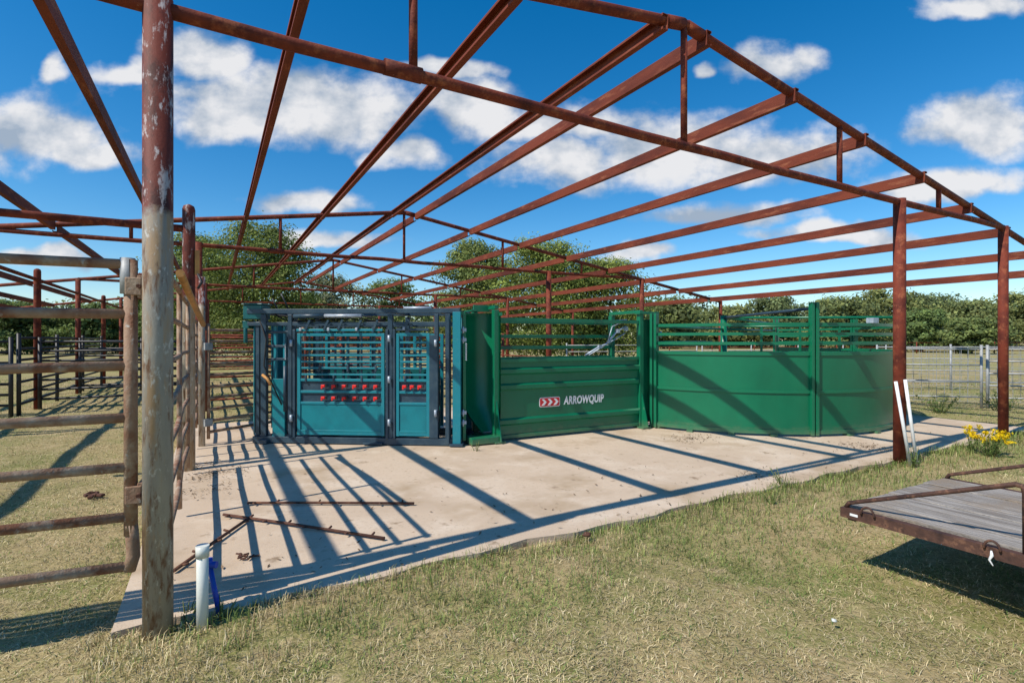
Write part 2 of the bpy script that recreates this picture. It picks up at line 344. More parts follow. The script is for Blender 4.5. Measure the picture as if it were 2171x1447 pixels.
m=MB(); m.arcsheet((X(565),.25),.34,.012,R(165),R(225),.12,1.9,10); m.build('neck_panel',teal,ch)
m=MB(); m.arcsheet((X(565),D-.2),.34,.012,R(135),R(195),.12,1.9,10); m.build('neck_panel',teal,ch)
bx('head_gate_bar',navy,ch,(X(541),.02,1.0),(.055,.06,1.76)); bx('head_gate_bar',tealrail,ch,(X(577),.05,1.0),(.045,.05,1.74)); bx('head_gate_bar',tealrail,ch,(X(597),.05,1.0),(.035,.05,1.74)); bx('head_gate_bar',navy,ch,(X(541),D-.03,1.0),(.055,.06,1.76))
for z in(1.72,1.5,1.3): bx('head_gate_tie',navy,ch,(X(585),.03,z),(.36,.03,.035))
bx('kick_panel',teal,ch,(X(588),-.005,Z(868)),(.2,.03,.93))
bx('foot_cleat',navy,ch,(X(560),-.09,.04),(.14,.08,.06)); bx('foot_cleat',navy,ch,(X(795),-.08,.03),(.3,.06,.03))
def latch(par,x,y,z):
    l=bx('latch',red,par,(x,y-.045,z),(.062,.04,.042),.008)
    bx('latch_pin',blackst,l,(x+.048,y-.04,z+.006),(.022,.03,.05),.003)
    bx('latch_tab',red,l,(x-.018,y-.055,z-.03),(.024,.018,.024),.003)
def door(y,x0,x1,vb,lat,nm):
    m=MB(); s=-1 if y<.5 else 1; fy=y
    for x in(x0,x1): m.box((x,fy,.92),(.05,.05,1.56))
    for z in(1.68,.17): m.box(((x0+x1)/2,fy,z),(x1-x0-.05,.045,.05))
    d=m.build(nm,tealrail,ch,.004)
    for z in(.985,.805,.632): MB().box(((x0+x1)/2,fy,z),(x1-x0-.05,.04,.04)).build('bar',tealrail,d,.004)
    for i in range(6): MB().box(((x0+x1)/2,fy,1.07+i*.098),(x1-x0-.05,.026,.03)).build('bar',tealrail,d,.003)
    for i in range(vb):
        xx=x0+(x1-x0)*(i+.7)/(vb+.4); MB().box((xx,fy+(.024 if s>0 else .03),1.33),(.03,.018,.68)).build('drop_bar',navy if s<0 else tealrail,d,.003)
    for i in range(vb if s<0 else 0):
        xx=x0+(x1-x0)*(i+.5)/vb; MB().box((xx,fy-.02,1.005+.16*(i%2)),(.028,.02,.1)).build('catch',navy,d,.003)
    m=MB(); m.box(((x0+x1)/2,fy,.4),(x1-x0-.055,.02,.42)); m.box(((x0+x1)/2,fy,.205),(x1-x0-.056,.05,.03)); m.build('lower_panel',teal,d,.004)
    if lat: bx('dark_gap_strip',navy,d,((x0+x1)/2,fy+.012,.805),(x1-x0-.056,.01,.36),0)  # navy sheet added to stand in for the dark open gap behind the latches
    for i in range(lat):
        xx=x0+(x1-x0)*(.3+.62*i/(max(lat-1,1))) if lat>3 else x0+(x1-x0)*(.24+.5*i/2)
        latch(d,xx,fy,.895)
        if lat>3: latch(d,xx,fy,.715)
    return d
door(-.02,X(634),X(814),6,6,'side_door'); door(-.02,X(845),X(909),2,3,'rear_door')
door(D+.02,X(634),X(814),6,0,'side_door'); door(D+.02,X(845),X(909),3,0,'rear_door')
for p in(624,823,838): bx('door_post',navy,ch,(X(p),-.035,.93),(.04,.05,1.66))
for i in range(6): bx('squeeze_bar',navy,ch,(X(646)+i*.24,.3,1.3),(.035,.03,1.0))
bx('gap_blocking_wall',tealdark,ch,(X(722),.34,.52),(1.36,.02,.82)); bx('gap_blocking_wall',tealdark,ch,(X(722),D-.2,.62),(1.36,.02,1.0)); bx('gap_blocking_wall',tealdark,ch,(X(877),D-.2,.62),(.5,.02,1.0))  # inner sheets added to block bright gaps seen through the slats
for z in(1.14,1.36,1.58): bx('squeeze_bar',navy,ch,(X(722),.33,z),(1.36,.03,.035))
bx('linkage',tealrail,ch,(X(722),-.05,1.75),(1.35,.025,.04)); bx('linkage',navy,ch,(X(877),-.05,1.755),(.5,.025,.04))
for p in(650,690,720,760,795,860): 
    m=MB(); m.bar((X(p),-.07,1.75),(X(p)+.07,-.07,1.9),.02,.035); m.build('linkage_arm',navy,ch,.003)
for p,z in((829,1.62),(829,1.0),(829,.35),(620,1.55),(620,.4),(926,1.55),(926,.5)): tub('pivot',silver,ch,(X(p),-.085,z-.05),(X(p),-.085,z+.05),.022,8)
m=MB(); m.box((X(921),-.045,Z(818)),(.13,.025,1.55)); m.build('slide_plate',navy,ch,.004)
for y in(-.03,D+.03): bx('tailgate_frame',tealrail,ch,(X(969),y,1.03),(.12,.07,1.98))
bx('tailgate_frame',navy,ch,(X(952),-.085,1.0),(.035,.04,1.9))
m=MB(); m.box((X(969),.45,.03),(.2,1.15,.035)); m.build('foot_plate',navy,ch,.004)
bx('tailgate_panel',teal,ch,(X(966),D/2,.75),(.03,.75,1.3))
for y in(.2,.5,.8): tub('tailgate_bar',tealrail,ch,(X(966),y,1.4),(X(966),y,1.95),.018)
tub('hydraulic_cylinder',silver,ch,(X(690),-.06,1.965),(X(770),-.06,1.965),.028,12); tub('hydraulic_cylinder',navy,ch,(X(625),-.06,1.96),(X(690),-.06,1.965),.036,12)
tub('hydraulic_cylinder',silver,ch,(X(845),.3,2.1),(X(905),.3,2.1),.025,12)
tub('hydraulic_cylinder',navy,ch,(X(603),-.03,.5),(X(603),-.03,1.2),.025,12)
m=MB()
for k in range(3):
    m.path([(X(545),.05+k*.05,2.05+k*.02)]+[(X(560+i*32),-.03+k*.05,1.93+.05*sin(i*1.3+k)) for i in range(1,9)],.011,6)
m.path([(X(548),-.03,1.9),(X(566),-.08,1.6),(X(560),-.07,1.2),(X(598),-.06,.6)],.011,6)
m.build('hose',rubber,ch)
m=MB(); m.path([(X(558),-.08,Z(795)),(X(570),-.12,Z(802)),(X(582),-.16,Z(814))],.022,8); m.build('handle',orange,ch)
m=MB()
for p in(600,985,): 
    for i in range(9): m.tube((X(p),.02,1.55-i*.03),(X(p)+.03,-.03,1.535-i*.03),.008,5)
m.build('chain',silver,ch)
for p,z in((640,1.76),(700,1.76),(760,1.76),(860,1.77)): bx('gate_hanger',silver,ch,(X(p),-.085,z),(.035,.02,.045))
tub('control_lever',blackst,ch,(X(600),.15,2.05),(X(585),.1,2.33),.012,8)
tub('control_lever',blackst,ch,(X(575),.15,2.05),(X(566),.1,2.25),.012,8)
# ------------------------------------------------------------------ alley
AL=(-.3,8.18); RA=math.atan2(1.42,2.72)
al=thing('alley_section','green steel cattle alley with lettered side panel beside the blue chute','cattle alley',(*AL,0),RA)
def la(x,y,z=0):
    dx,dy=x-AL[0],y-AL[1]; return (dx*cos(RA)+dy*sin(RA),-dx*sin(RA)+dy*cos(RA),z)
m=MB(); nA=16; zl=[(.16,.45),(.34,.72),(.56,1.0),(1.3,1.0),(2.0,1.0)]
ca=(-.47,8.12); vs=[]
for th in(0,.012):
    for z,k in zl:
        for i in range(nA+1):
            a=R(205-200*i/nA); rx_,ry_=.285*k,.34*k
            q=la(ca[0]+(rx_+th)*cos(a)+.28*(1-k)*.9,ca[1]+(ry_+th)*sin(a)); vs.append((q[0],q[1],z))
st_=nA+1; fsA=[]
for l_ in range(2):
    o_=l_*len(zl)*st_
    for j in range(len(zl)-1):
        for i in range(nA): fsA.append((o_+j*st_+i,o_+j*st_+i+1,o_+(j+1)*st_+i+1,o_+(j+1)*st_+i))
m.add(vs,fsA,True); m.build('adapter_panel',green,al)
q=la(-.5,8.1); m=MB(); m.box((q[0]+.02,q[1]-.02,.07),(.46,.34,.1)); m.build('adapter_foot',green2,al,.01)
m=MB()
for i in range(nA):
    a0=R(205-200*i/nA);a1=R(205-200*(i+1)/nA); p=la(ca[0]+.295*cos(a0),ca[1]+.35*sin(a0),2.0);q=la(ca[0]+.295*cos(a1),ca[1]+.35*sin(a1),2.0); m.bar(p,q,.05,.05)
m.build('adapter_rim',green2,al)
q=la(-.735,8.0); m=MB(); m.box((q[0],q[1],1.03),(.05,.05,1.94)); m.build('adapter_edge',green2,al,.004)
m=MB(); q=la(-.5,8.42,2.07); m.box((q[0],q[1],2.06),(.45,.3,.02)); m.box((q[0]-.05,q[1]-.1,2.11),(.25,.03,.08)); m.build('adapter_cap',green2,al)
def ribsheet(x0,x1,y,nm,mat):
    pr=[(0,.1)]
    for z in(.3,.85,1.1): pr+= [(0,z-.06),(-.035,z-.03),(-.035,z+.03),(0,z+.06)]
    pr+=[(0,1.24)]
    k=len(pr); m=MB()
    vs=[(x0,y+a,z) for a,z in pr]+[(x1,y+a,z) for a,z in pr]+[(x0,y+a+.012,z) for a,z in pr]+[(x1,y+a+.012,z) for a,z in pr]
    m.add(vs,[(i,i+k,i+k+1,i+1) for i in range(k-1)]+[(2*k+i,2*k+i+1,3*k+i+1,3*k+i) for i in range(k-1)]+[(k-1,2*k-1,4*k-1,3*k-1),(0,2*k,3*k,k)])
    return m.build(nm,mat,al)
ribsheet(.09,2.93,.0,'side_panel',green); ribsheet(.09,2.93,.82,'side_panel',green)
for y in(0,.82):
    for z,w in((1.27,.055),(.07,.06)): MB().box((1.51,y,z),(2.84,w,.055)).build('rail',green2,al,.004)
    for z in(1.92,1.66,1.46):
        if y==0 and z<1.7: continue
        MB().box((1.51,y,z),(2.84,.045,.06)).build('rail',green2,al,.004)
    for x in(.045,2.975):
        m=MB(); m.box((x,y,1.03),(.085,.1,2.08)); m.box((x,y-.05,.02),(.18,.28,.03)); m.build('post',green2,al,.005)
        sgn=-1 if y<.5 else 1; a_,b_,c_=(x,y+sgn*.05,.035),(x,y+sgn*.22,.035),(x,y+sgn*.05,.65)
        m=MB(); m.add([(p_[0]+e_,p_[1],p_[2]) for e_ in(-.008,.008) for p_ in(a_,b_,c_)],[(0,1,2),(5,4,3),(0,3,4,1),(1,4,5,2),(2,5,3,0)]); m.build('gusset',green2,al)
for x in(.045,2.975): MB().box((x,.41,2.11),(.07,.9,.06)).build('crossbar',green2,al,.004)
m=MB(); m.box((3.3,-.03,1.03),(.1,.12,2.08)); m.box((3.14,.05,1.03),(.26,.02,1.9)); m.box((3.3,-.1,.02),(.2,.3,.03)); m.build('end_frame',green2,al,.005)
m=MB(); m.box((3.12,-.02,2.09),(.46,.14,.05)); m.build('end_cap',green2,al,.005)
for z in(1.7,.9,.35): tub('hinge',silver,al,(3.395,-.08,z-.06),(3.395,-.08,z+.06),.022,8)
for z in(1.75,1.6,.5,.35): 
    m=MB(); m.box((-.5,-.02,z),(.07,.06,.05)); m.tube((-.52,-.06,z-.05),(-.52,-.06,z+.05),.012,8); m.build('hinge_pin',silver,al)
m=MB(); m.path([(1.85,.12,1.33),(2.15,.12,1.48),(2.3,.12,1.52),(2.55,.12,1.76),(2.74,.1,1.84)],.018,8); m.path([(1.95,.16,1.33),(2.4,.16,1.55),(2.74,.14,1.72)],.012,8)
for x,z in((2.15,1.48),(2.55,1.76),(2.74,1.8)): m.box((x,.11,z),(.06,.05,.07))
m.path([(2.3,.1,1.52),(2.42,.1,1.84),(2.6,.1,1.9)],.01,6); m.build('latch_arm',silver,al)
tub('latch_rod',silver,al,(2.2,.1,1.92),(2.75,.1,1.965),.012,8)
def rrect(x0,x1,z0,z1,y,r,mb,t=.004):
    pts=[]
    for cx_,cz_,a0 in((x1-r,z0+r,-90),(x1-r,z1-r,0),(x0+r,z1-r,90),(x0+r,z0+r,180)):
        for k in range(5):
            a=R(a0+k*22.5); pts.append((cx_+r*cos(a),cz_+r*sin(a)))
    n=len(pts); mb.add([(a,y-t,b) for a,b in pts]+[(a,y,b) for a,b in pts],[tuple(range(n))]+[(i,(i+1)%n,n+(i+1)%n,n+i)[::-1] for i in range(n)])
ez0,ez1=.495,.655
m=MB(); rrect(.84,1.24,ez0,ez1,-.002,.03,m); em=m.build('emblem_border',signwhite,al)
m=MB(); rrect(.852,1.228,ez0+.012,ez1-.012,-.007,.024,m); m.build('emblem_field',signred,em)
m=MB()
for k in range(3):
    x=.88+k*.115; z0,z1,zm=ez0+.028,ez1-.028,(ez0+ez1)/2; w=.045
    p=[(x,z0),(x+w,z0),(x+w+.05,zm),(x+w,z1),(x,z1),(x+.05,zm)]
    m.add([(a,-.0155,b) for a,b in p]+[(a,-.0118,b) for a,b in p],[(0,1,2,5),(5,2,3,4)]+[(i,6+i,6+(i+1)%6,(i+1)%6) for i in range(6)])
m.build('chevron_marks',signwhite,em)
cu=bpy.data.curves.new('txt','FONT'); cu.body='ARROWQUIP'; cu.size=1; cu.offset=.04; cu.shear=.12; cu.extrude=.0; cu.space_character=1.06
to=bpy.data.objects.new('txt',cu); C.objects.link(to); bpy.context.view_layer.update()
tm=bpy.data.meshes.new_from_object(to.evaluated_get(bpy.context.evaluated_depsgraph_get())); bpy.data.objects.remove(to)
co=np.array([v.co[:] for v in tm.vertices]); mn,mxx=co.min(0),co.max(0)
for v in tm.vertices:
    a=(v.co.x-mn[0])/(mxx[0]-mn[0]); b_=(v.co.y-mn[1])/(mxx[1]-mn[1]); v.co=(1.31+.84*a,-.006,.49+.165*b_)
tm.materials.clear(); tm.materials.append(signwhite); to=bpy.data.objects.new('lettering',tm); C.objects.link(to); to.parent=al
# ------------------------------------------------------------------ round tub
TC=(4.8,11.87); TRD=3.21
tb=thing('crowding_tub','large round green sheeted cattle tub at the right of the alley','cattle tub',(*TC,0))
secs=[226.6,273.4,320,366.6,404]
for a0,a1 in zip(secs[:-1],secs[1:]):
    g0=1.0; w=MB().arcsheet((0,0),TRD,.014,R(a0+g0),R(a1-g0),.07,1.36,28).build('wall_panel',green,tb)
    for z,h,o_ in((1.37,.06,.02),(.74,.05,.022),(.075,.07,.025)):
        MB().arcsheet((0,0),TRD+o_,.045,R(a0+g0),R(a1-g0),z-h/2,z+h/2,28).build('band',green2,w)
    for z in(1.86,1.7,1.54): MB().arcsheet((0,0),TRD,.04,R(a0+.6),R(a1-.6),z-.026,z+.026,28).build('rail',green2,tb)
    for k in range(1,4):
        a=R(a0+(a1-a0)*k/4); MB().box((TRD*cos(a),TRD*sin(a),.02),(.14,.1,.04),a).build('foot',green2,tb)
for i,a in enumerate(secs):
    h=2.2 if i in(1,4) else 2.06
    m=MB(); 
    for s_ in(-.7,.7): m.box(((TRD+.01)*cos(R(a+s_)),(TRD+.01)*sin(R(a+s_)),h/2+.02),(.1,.05,h),R(a))
    m.build('post',green2,tb,.004)
tub('hinge_post',green2,tb,(0,0,0),(0,0,2.15),.07,16)
st=(TRD*cos(R(226.6)),TRD*sin(R(226.6))); pm=(TRD*cos(R(273.4)),TRD*sin(R(273.4))); ed=(TRD*cos(R(404)),TRD*sin(R(404))); p3=(TRD*cos(R(320)),TRD*sin(R(320)))
for q in(pm,ed,p3): tub('brace',navy if q is pm else green2,tb,(0,0,2.1),(q[0],q[1],2.12 if q is pm else 2.02),.026,8)
for q in(st,ed):
    for z in(.3,.6,.9,1.2,1.5,1.84): tub('gate_rail',green2,tb,(0,0,z),(q[0]*.97,q[1]*.97,z),.026,8)
sw=MB(); a=R(350); sw.bar((.1*cos(a),.1*sin(a),.75),(3.05*cos(a),3.05*sin(a),.75),.03,1.2); sw.build('sweep_gate',green,tb)
for r_ in(.8,1.6,2.4): MB().box((r_*cos(a),r_*sin(a),1.62),(.04,.04,.55)).build('gate_upright',green2,tb)
tub('gate_rail',green2,tb,(.1*cos(a),.1*sin(a),1.9),(3.05*cos(a),3.05*sin(a),1.9),.026,8)
a=R(296); MB().box(((TRD-.02)*cos(a),(TRD-.02)*sin(a),1.93),(.12,.16,.09),a).build('latch_box',silver,tb,.006)
for z in(.4,.8,1.2,1.55,1.9): tub('back_rail',green2,tb,(st[0]-.1,st[1]+.8,z),(-.35,-.2,z),.024,8)
# ------------------------------------------------------------------ trailer
tl=thing('flatbed_trailer','low rusty flatbed trailer with weathered grey plank deck on the grass','trailer',(2.32,3.635,0),A)
TW,TL_=1.52,3.0; ht=.45
m=MB(); npk=8; pw=(TW-.06)/npk
for i in range(npk):
    zz=random.uniform(-.007,.006); m.box((.03+pw*(i+.5),-TL_/2+.015,ht-.015+zz),(pw-.014,TL_-.01,.034),random.uniform(-.0015,.0015))
m.build('deck',wood,tl,.004)
hh_=.032
cp=[(-.025,-hh_),(.025,-hh_),(.025,-hh_+.01),(-.014,-hh_+.01),(-.014,hh_-.01),(.025,hh_-.01),(.025,hh_),(-.025,hh_)]
cpf=[(-a,b) for a,b in cp][::-1]
for x,pf in((-.012,cpf),(TW+.012,cp)): MB().ext(pf,(x,0.02,ht-.04),(x,-TL_,ht-.04)).build('side_channel',trailerpaint,tl)
for y,pf in((-.02,cp),(-TL_+.03,cpf)): MB().ext(pf,(.03,y,ht-.07),(TW-.03,y,ht-.07)).build('end_channel',trailerpaint,tl)
for y in(-.6,-1.2,-1.8,-2.4): MB().box((TW/2,y,ht-.06),(TW-.08,.05,.045)).build('cross_member',trailerpaint,tl)
for x in(.55,TW-.45): MB().box((x,-TL_/2,ht-.115),(.06,TL_-.5,.06)).build('chassis_rail',trailerpaint,tl)
for x,y1,zr in((.0,-.885,.36),(TW,-1.9,.72)):
    MB().path([(x,.0,ht-.01),(x,-.02,ht+.025),(x,y1,ht+zr),(x,y1-.03,ht+zr-.005),(x,y1-.04,ht+zr-.04),(x,y1-.042,ht-.03)],.015,10).build('side_rail',trailerpaint,tl)
def ring(y,k=1):
    MB().path([(-.045,y-.05*k,ht-.02)]+[(-.05,y+.05*k*cos(t_),ht-.01+.06*k*sin(t_)) for t_ in [R(180-20*j) for j in range(10)]]+[(-.045,y+.05*k,ht-.02)],.007,7).build('tie_ring',trailerpaint,tl)
ring(-.16,.8); ring(-.8,.7)
m=MB(); m.path([(-.06,-.8,ht-.02),(-.065,-.805,ht-.045),(-.055,-.79,ht-.075),(-.065,-.81,ht-.1)],.012,6,True,[.004,.009,.006,.003]); m.build('tie_rag',pvc,tl)
m=MB(); m.box((-.039,-.07,ht-.04),(.003,.05,.016)); m.build('sticker',signwhite,tl)
for x in(-.13,TW+.13):
    m=MB(); pr=[(.15,-.08),(.22,-.09),(.265,-.07),(.275,0),(.265,.07),(.22,.09),(.15,.08)]
    seg=28; vs=[]
    for k in range(seg):
        a=2*pi*k/seg
        for r_,o_ in pr: vs.append((x+o_,-1.9+r_*cos(a),.245+r_*sin(a)))
    kk=len(pr); m.add(vs,[(k*kk+i,k*kk+i+1,((k+1)%seg)*kk+i+1,((k+1)%seg)*kk+i) for k in range(seg) for i in range(kk-1)],True)
    wh=m.build('wheel',rubber,tl); tub('rim',silver,wh,(x-.06,-1.9,.245),(x+.06,-1.9,.245),.155,20)
    tub('axle_hub',trailerpaint,wh,(x-.07,-1.9,.245),(x+.07,-1.9,.245),.04,12)
tub('axle',trailerpaint,tl,(-.1,-1.9,.245),(TW+.1,-1.9,.245),.03,10)
for x in(.5,1.05): MB().bar((x,-TL_,ht-.1),(TW/2,-TL_-1.1,ht-.1),.06,.08).build('tongue',trailerpaint,tl)
# ------------------------------------------------------------------ small things
b=(-1.757,2.972); m=MB(); m.tube((b[0],b[1],-.1),(b[0],b[1],.43),.031,18); m.tube((b[0],b[1],.37),(b[0],b[1],.435),.035,18)
tag(m.build('standpipe',pvcgrey),'short upright grey white plastic pipe stub by the front post','pipe')
b=(-1.72,3.09); m=MB(); tp=(-1.80,3.12); m.tube((b[0],b[1],-.05),(tp[0],tp[1],.25),.015,12); m.tube((tp[0]-.035,tp[1],.26),(tp[0]+.04,tp[1],.262),.02,12); m.tube((tp[0],tp[1],.25),(tp[0]-.004,tp[1],.3),.018,10)
tag(m.build('water_pipe',bluepipe),'bright blue water pipe with tee top beside the white pipe stub','pipe')
o=MB().tube(((1930-1085.5)/f*6.78,6.78,-.03),((1899-1085.5)/f*6.78,6.78,1.06),.02,14).build('plastic_pipe',pvc); tag(o,'white plastic pipe leaning on the rusty right post, left one of two','pipe','white pipes by the right post')
o=MB().tube(((1944-1085.5)/f*6.85,6.85,-.03),((1919-1085.5)/f*6.85,6.85,1.08),.02,14).build('plastic_pipe',pvc); tag(o,'white plastic pipe leaning on the rusty right post, right one of two','pipe','white pipes by the right post')
def toothbar(p,q,label,nt_):
    p=Vector((*gp(*p),.022)); q=Vector((*gp(*q),.022)); m=MB(); m.path([p,p.lerp(q,.4)+Vector((0,0,.004)),q],.013,8)
    d=(q-p).normalized(); s=Vector((-d.y,d.x,0))
    for i in range(nt_):
        c_=p.lerp(q,(i+.4)/nt_); m.tube(c_,c_+s*.05*(1 if i%2 else -1)+Vector((0,0,.014)),.009,6)
    tag(m.build('toothed_bar',darkrust),label,'steel bar','rusty bars lying on the slab')
toothbar((525,1070),(878,1071),'rusty toothed bar lying on the slab, farthest of three',8)
toothbar((474,1095),(815,1146),'rusty toothed bar lying on the slab, middle of three',8)
toothbar((368,1216),(530,1101),'rusty toothed bar lying on the slab nearest the front post',5)
m=MB(); b=gp(520,1183)
for k in range(12): m.box((b[0]+random.uniform(-.07,.07),b[1]+random.uniform(-.04,.04),.01+random.uniform(0,.012)),(random.uniform(.03,.06),.01,.01),random.uniform(0,3),.2)
tag(m.build('twig_heap',darkrust),'small heap of dark twigs on the slab by the rusty bars','twigs')
def rock(p,s,label,mat,zs=.6):
    b=gp(*p); m=MB(); vs=[];sg,rn=9,6
    for i in range(rn+1):
        th=pi*i/rn
        for k in range(sg):
            a=2*pi*k/sg; r_=s*(1+.25*sin(3*a+i)+random.uniform(-.1,.1)); vs.append((b[0]+r_*sin(th)*cos(a),b[1]+r_*sin(th)*sin(a),s*zs*.5+r_*zs*cos(th)))
    m.add(vs,[(i*sg+k,(i+1)*sg+k,(i+1)*sg+(k+1)%sg,i*sg+(k+1)%sg) for i in range(rn) for k in range(sg)],True)
    tag(m.build('rock',mat),label,'rock')
rock((1768,1316),.014,'small white stone in the foreground grass',pvcgrey); rock((1244,1134),.035,'brown stone at the front edge of the slab',darkrust,.45)
m=MB(); b=gp(195,1047)
for k in range(14): 
    a=random.uniform(0,6.28); r_=random.uniform(0,.12); m.box((b[0]+r_*cos(a),b[1]+r_*sin(a),.0),(.07,.05,.03),a)
tag(m.build('dung_pat',darkrust,None,.01),'dark dung pat in the grass behind the big weathered gate','dung')
# ------------------------------------------------------------------ leaf/grass meshes
def quadmesh(name,P,Nn,Uu,Vv,cols,mat,parent=None):
    n=len(P)
    vs=np.stack([P-Vv*.9,P+Uu*.62,P+Vv,P-Uu*.62],1); k=4
    me=bpy.data.meshes.new(name); me.vertices.add(n*k); me.vertices.foreach_set('co',vs.reshape(-1).astype(np.float32))
    me.loops.add(n*k); me.loops.foreach_set('vertex_index',np.arange(n*k,dtype=np.int32))
    me.polygons.add(n); me.polygons.foreach_set('loop_start',np.arange(0,n*k,k,dtype=np.int32)); 
    at=me.color_attributes.new('col','FLOAT_COLOR','POINT')
    c4=np.ones((n,k,4),np.float32); c4[:,:,:3]=cols[:,None,:]; at.data.foreach_set('color',c4.reshape(-1))
    me.materials.append(mat); me.update(calc_edges=True); me.validate()
    o=bpy.data.objects.new(name,me); C.objects.link(o)
    if parent:o.parent=parent
    return o
def rdir(n):
    v=rng.normal(size=(n,3)); return v/np.linalg.norm(v,axis=1,keepdims=True)
def leaves(cent,rad,bright,per,size,base,yel):
    k=len(cent); idx=np.repeat(np.arange(k),per); n=len(idx)
    d=rdir(n); rr=rng.random(n)**.42*(1+.25*rng.normal(size=n)*(rng.random(n)<.3))
    P=cent[idx]+d*rad[idx]*rr[:,None]; P[:,2]=np.maximum(P[:,2],.1)
    nn=d*1.0+rdir(n)*.75+np.array([-.15,-.2,.35]); nn/=np.linalg.norm(nn,axis=1,keepdims=True)
    t=np.cross(nn,rdir(n)); t/=np.linalg.norm(t,axis=1,keepdims=True); b=np.cross(nn,t)
    s=size*(.5+.8*rng.random(n))[:,None]
    g=(bright[idx]*(.65+.7*rng.random(n))*(.6+.4*np.minimum(rr,1))*(.9+.2*d[:,2]))[:,None]  # leaf colour darkened towards clump centres and undersides as painted shade
    y=(rng.random(n)*yel)[:,None]
    col=np.clip(g*(np.array(base)*(1-y)+np.array((base[0]*1.9,base[1]*1.45,base[2]*.9))*y),0,1)
    return P,nn,t*s*.5,b*s*.5,col
def tree(label,x,Y,h,w,cb,nclump,per,size,base=(.19,.26,.075),yel=.5,lean=0,group=None,airy=1.0):
    t=thing('tree',label,'tree',(x,Y,-.05),0,group)
    cent=[];rad=[]; H=h-cb
    lob=[(rng.random()*2*pi,.55+.5*rng.random()) for _ in range(5)]
    for i in range(nclump):
        zz=rng.random()**.85
        prof=(1-abs(2*(.1+.85*zz)-.9)**3.2)
        a=rng.random()*2*pi
        lb=1+.16*sum(sin(a*(q+1)+l_[0])*l_[1] for q,l_ in enumerate(lob))/1.5
        rmax=w/2*max(prof,.4)*lb
        rr=rmax*(rng.random()**.42)
        rc=(w*.09+.07*H*rng.random())*(1.0 if i%3 else .7)*airy
        z=cb+H*(.04+.95*zz); z=min(z,h-rc*.8)
        cent.append((rr*cos(a)*.95+lean*zz,rr*sin(a)*.95,z)); rad.append((rc*1.4,rc*1.4,rc*.9))
    cent=np.array(cent);rad=np.array(rad); br=.65+.65*rng.random(nclump)
    a_=leaves(cent,rad,br,per,size,base,yel)
    # core of larger leaves, shade painted in as darker colour, closing sky gaps
    kc=10; cc=np.column_stack([rng.normal(size=kc)*w*.13,rng.normal(size=kc)*w*.1,cb+H*(.2+.55*rng.random(kc))]); rc_=np.tile(np.array([w*.2,w*.2,H*.16]),(kc,1))
    b_=leaves(cc,rc_,np.full(kc,.75),max(40,per//2),size*2.2,base,yel*.3)
    quadmesh('crown',*[np.concatenate([p_,q_]) for p_,q_ in zip(a_,b_)],leafmat,t)
    m=MB(); tk=h*.022
    m.path([(0,0,-.2),(.04*h*.3,0,cb*.6+.1),(lean*.3,.1,cb+H*.3),(lean*.6,0,cb+H*.7)],tk,8,True,[tk*1.3,tk,tk*.65,tk*.2])
    for i in range(min(9,nclump)):
        c_=cent[i*max(1,nclump//10)%nclump]; z0=min(cb+.25*H*(i/9)+.2,c_[2]-.1); k_=max(0.05,z0)
        m.path([(lean*.2,.05,k_),((c_[0]+lean*.2)/2,c_[1]/2,(k_+c_[2])/2+.15),tuple(c_)],tk*.4,6,True,[tk*.45,tk*.3,tk*.1])
    m.build('trunk',bark,t)
    return t
def ptree(label,p,ytop,wpx,Y,cb,ncl,per,size,**k):
    return tree(label,(p-1085.5)/f*Y,Y,1.6+(720-ytop)*Y/f,wpx*Y/f,cb,ncl,per,size,**k)
ptree('tall bushy tree rising behind the left end of the blue chute',555,464,230,32,.6,150,240,.16)
ptree('broad tree half hidden behind the side post and pipe fence',425,490,220,34,.6,130,230,.17,base=(.165,.24,.07))
ptree('rounded tree seen above the left end of the green alley',1005,508,180,38,.4,115,230,.18,base=(.195,.26,.085))
ptree('widest leafy tree standing behind the green alley panel',1160,508,265,35,.4,160,240,.17,base=(.205,.285,.08),yel=.7)
ptree('lower spreading tree between the wide alley tree and the round tub',1280,548,230,36,.3,130,230,.17,base=(.195,.27,.075),yel=.7)
ptree('greyish thin tree above the middle of the blue chute',705,578,160,55,.6,65,110,.3,base=(.22,.26,.145),airy=.9)
ptree('small dark tree above the right end of the blue chute',830,590,170,60,.3,66,120,.34,base=(.15,.22,.075))
ptree('low bushy tree between the greyish tree and the tall bushy tree',640,615,140,50,.2,50,120,.3)
FT='trees of the far treeline'
far=[(1425,636,140,'far treeline tree directly right of the spreading alley tree'),(1545,648,160,'far treeline tree seen above the left part of the round tub'),(1640,626,150,'far treeline tree left of the tall green tub post'),
 (1770,628,190,'far treeline tree just right of the tall green tub post'),(1865,610,160,'far treeline tree just left of the rusty right post'),(1965,620,150,'far treeline tree just right of the rusty right post'),
 (2045,638,170,'far treeline tree left of the farthest right post'),(2155,618,170,'far treeline tree at the right edge of the photo')]
for i,(p,yt,w,lb) in enumerate(far):
    ptree(lb,p,yt,w,95+8*(i%3),.0,64,130,.6,base=[(.175,.225,.09),(.205,.25,.095),(.15,.205,.09)][i%3],group=FT)
ptree('nearer bushy tree in the right field in front of the treeline',1950,650,105,70,.1,44,120,.42,base=(.13,.2,.07))
ptree('nearer dark shrubby tree in the right field beside the farthest post',2060,672,120,62,.0,40,110,.38,base=(.16,.22,.08))
FL='trees behind the black pens'
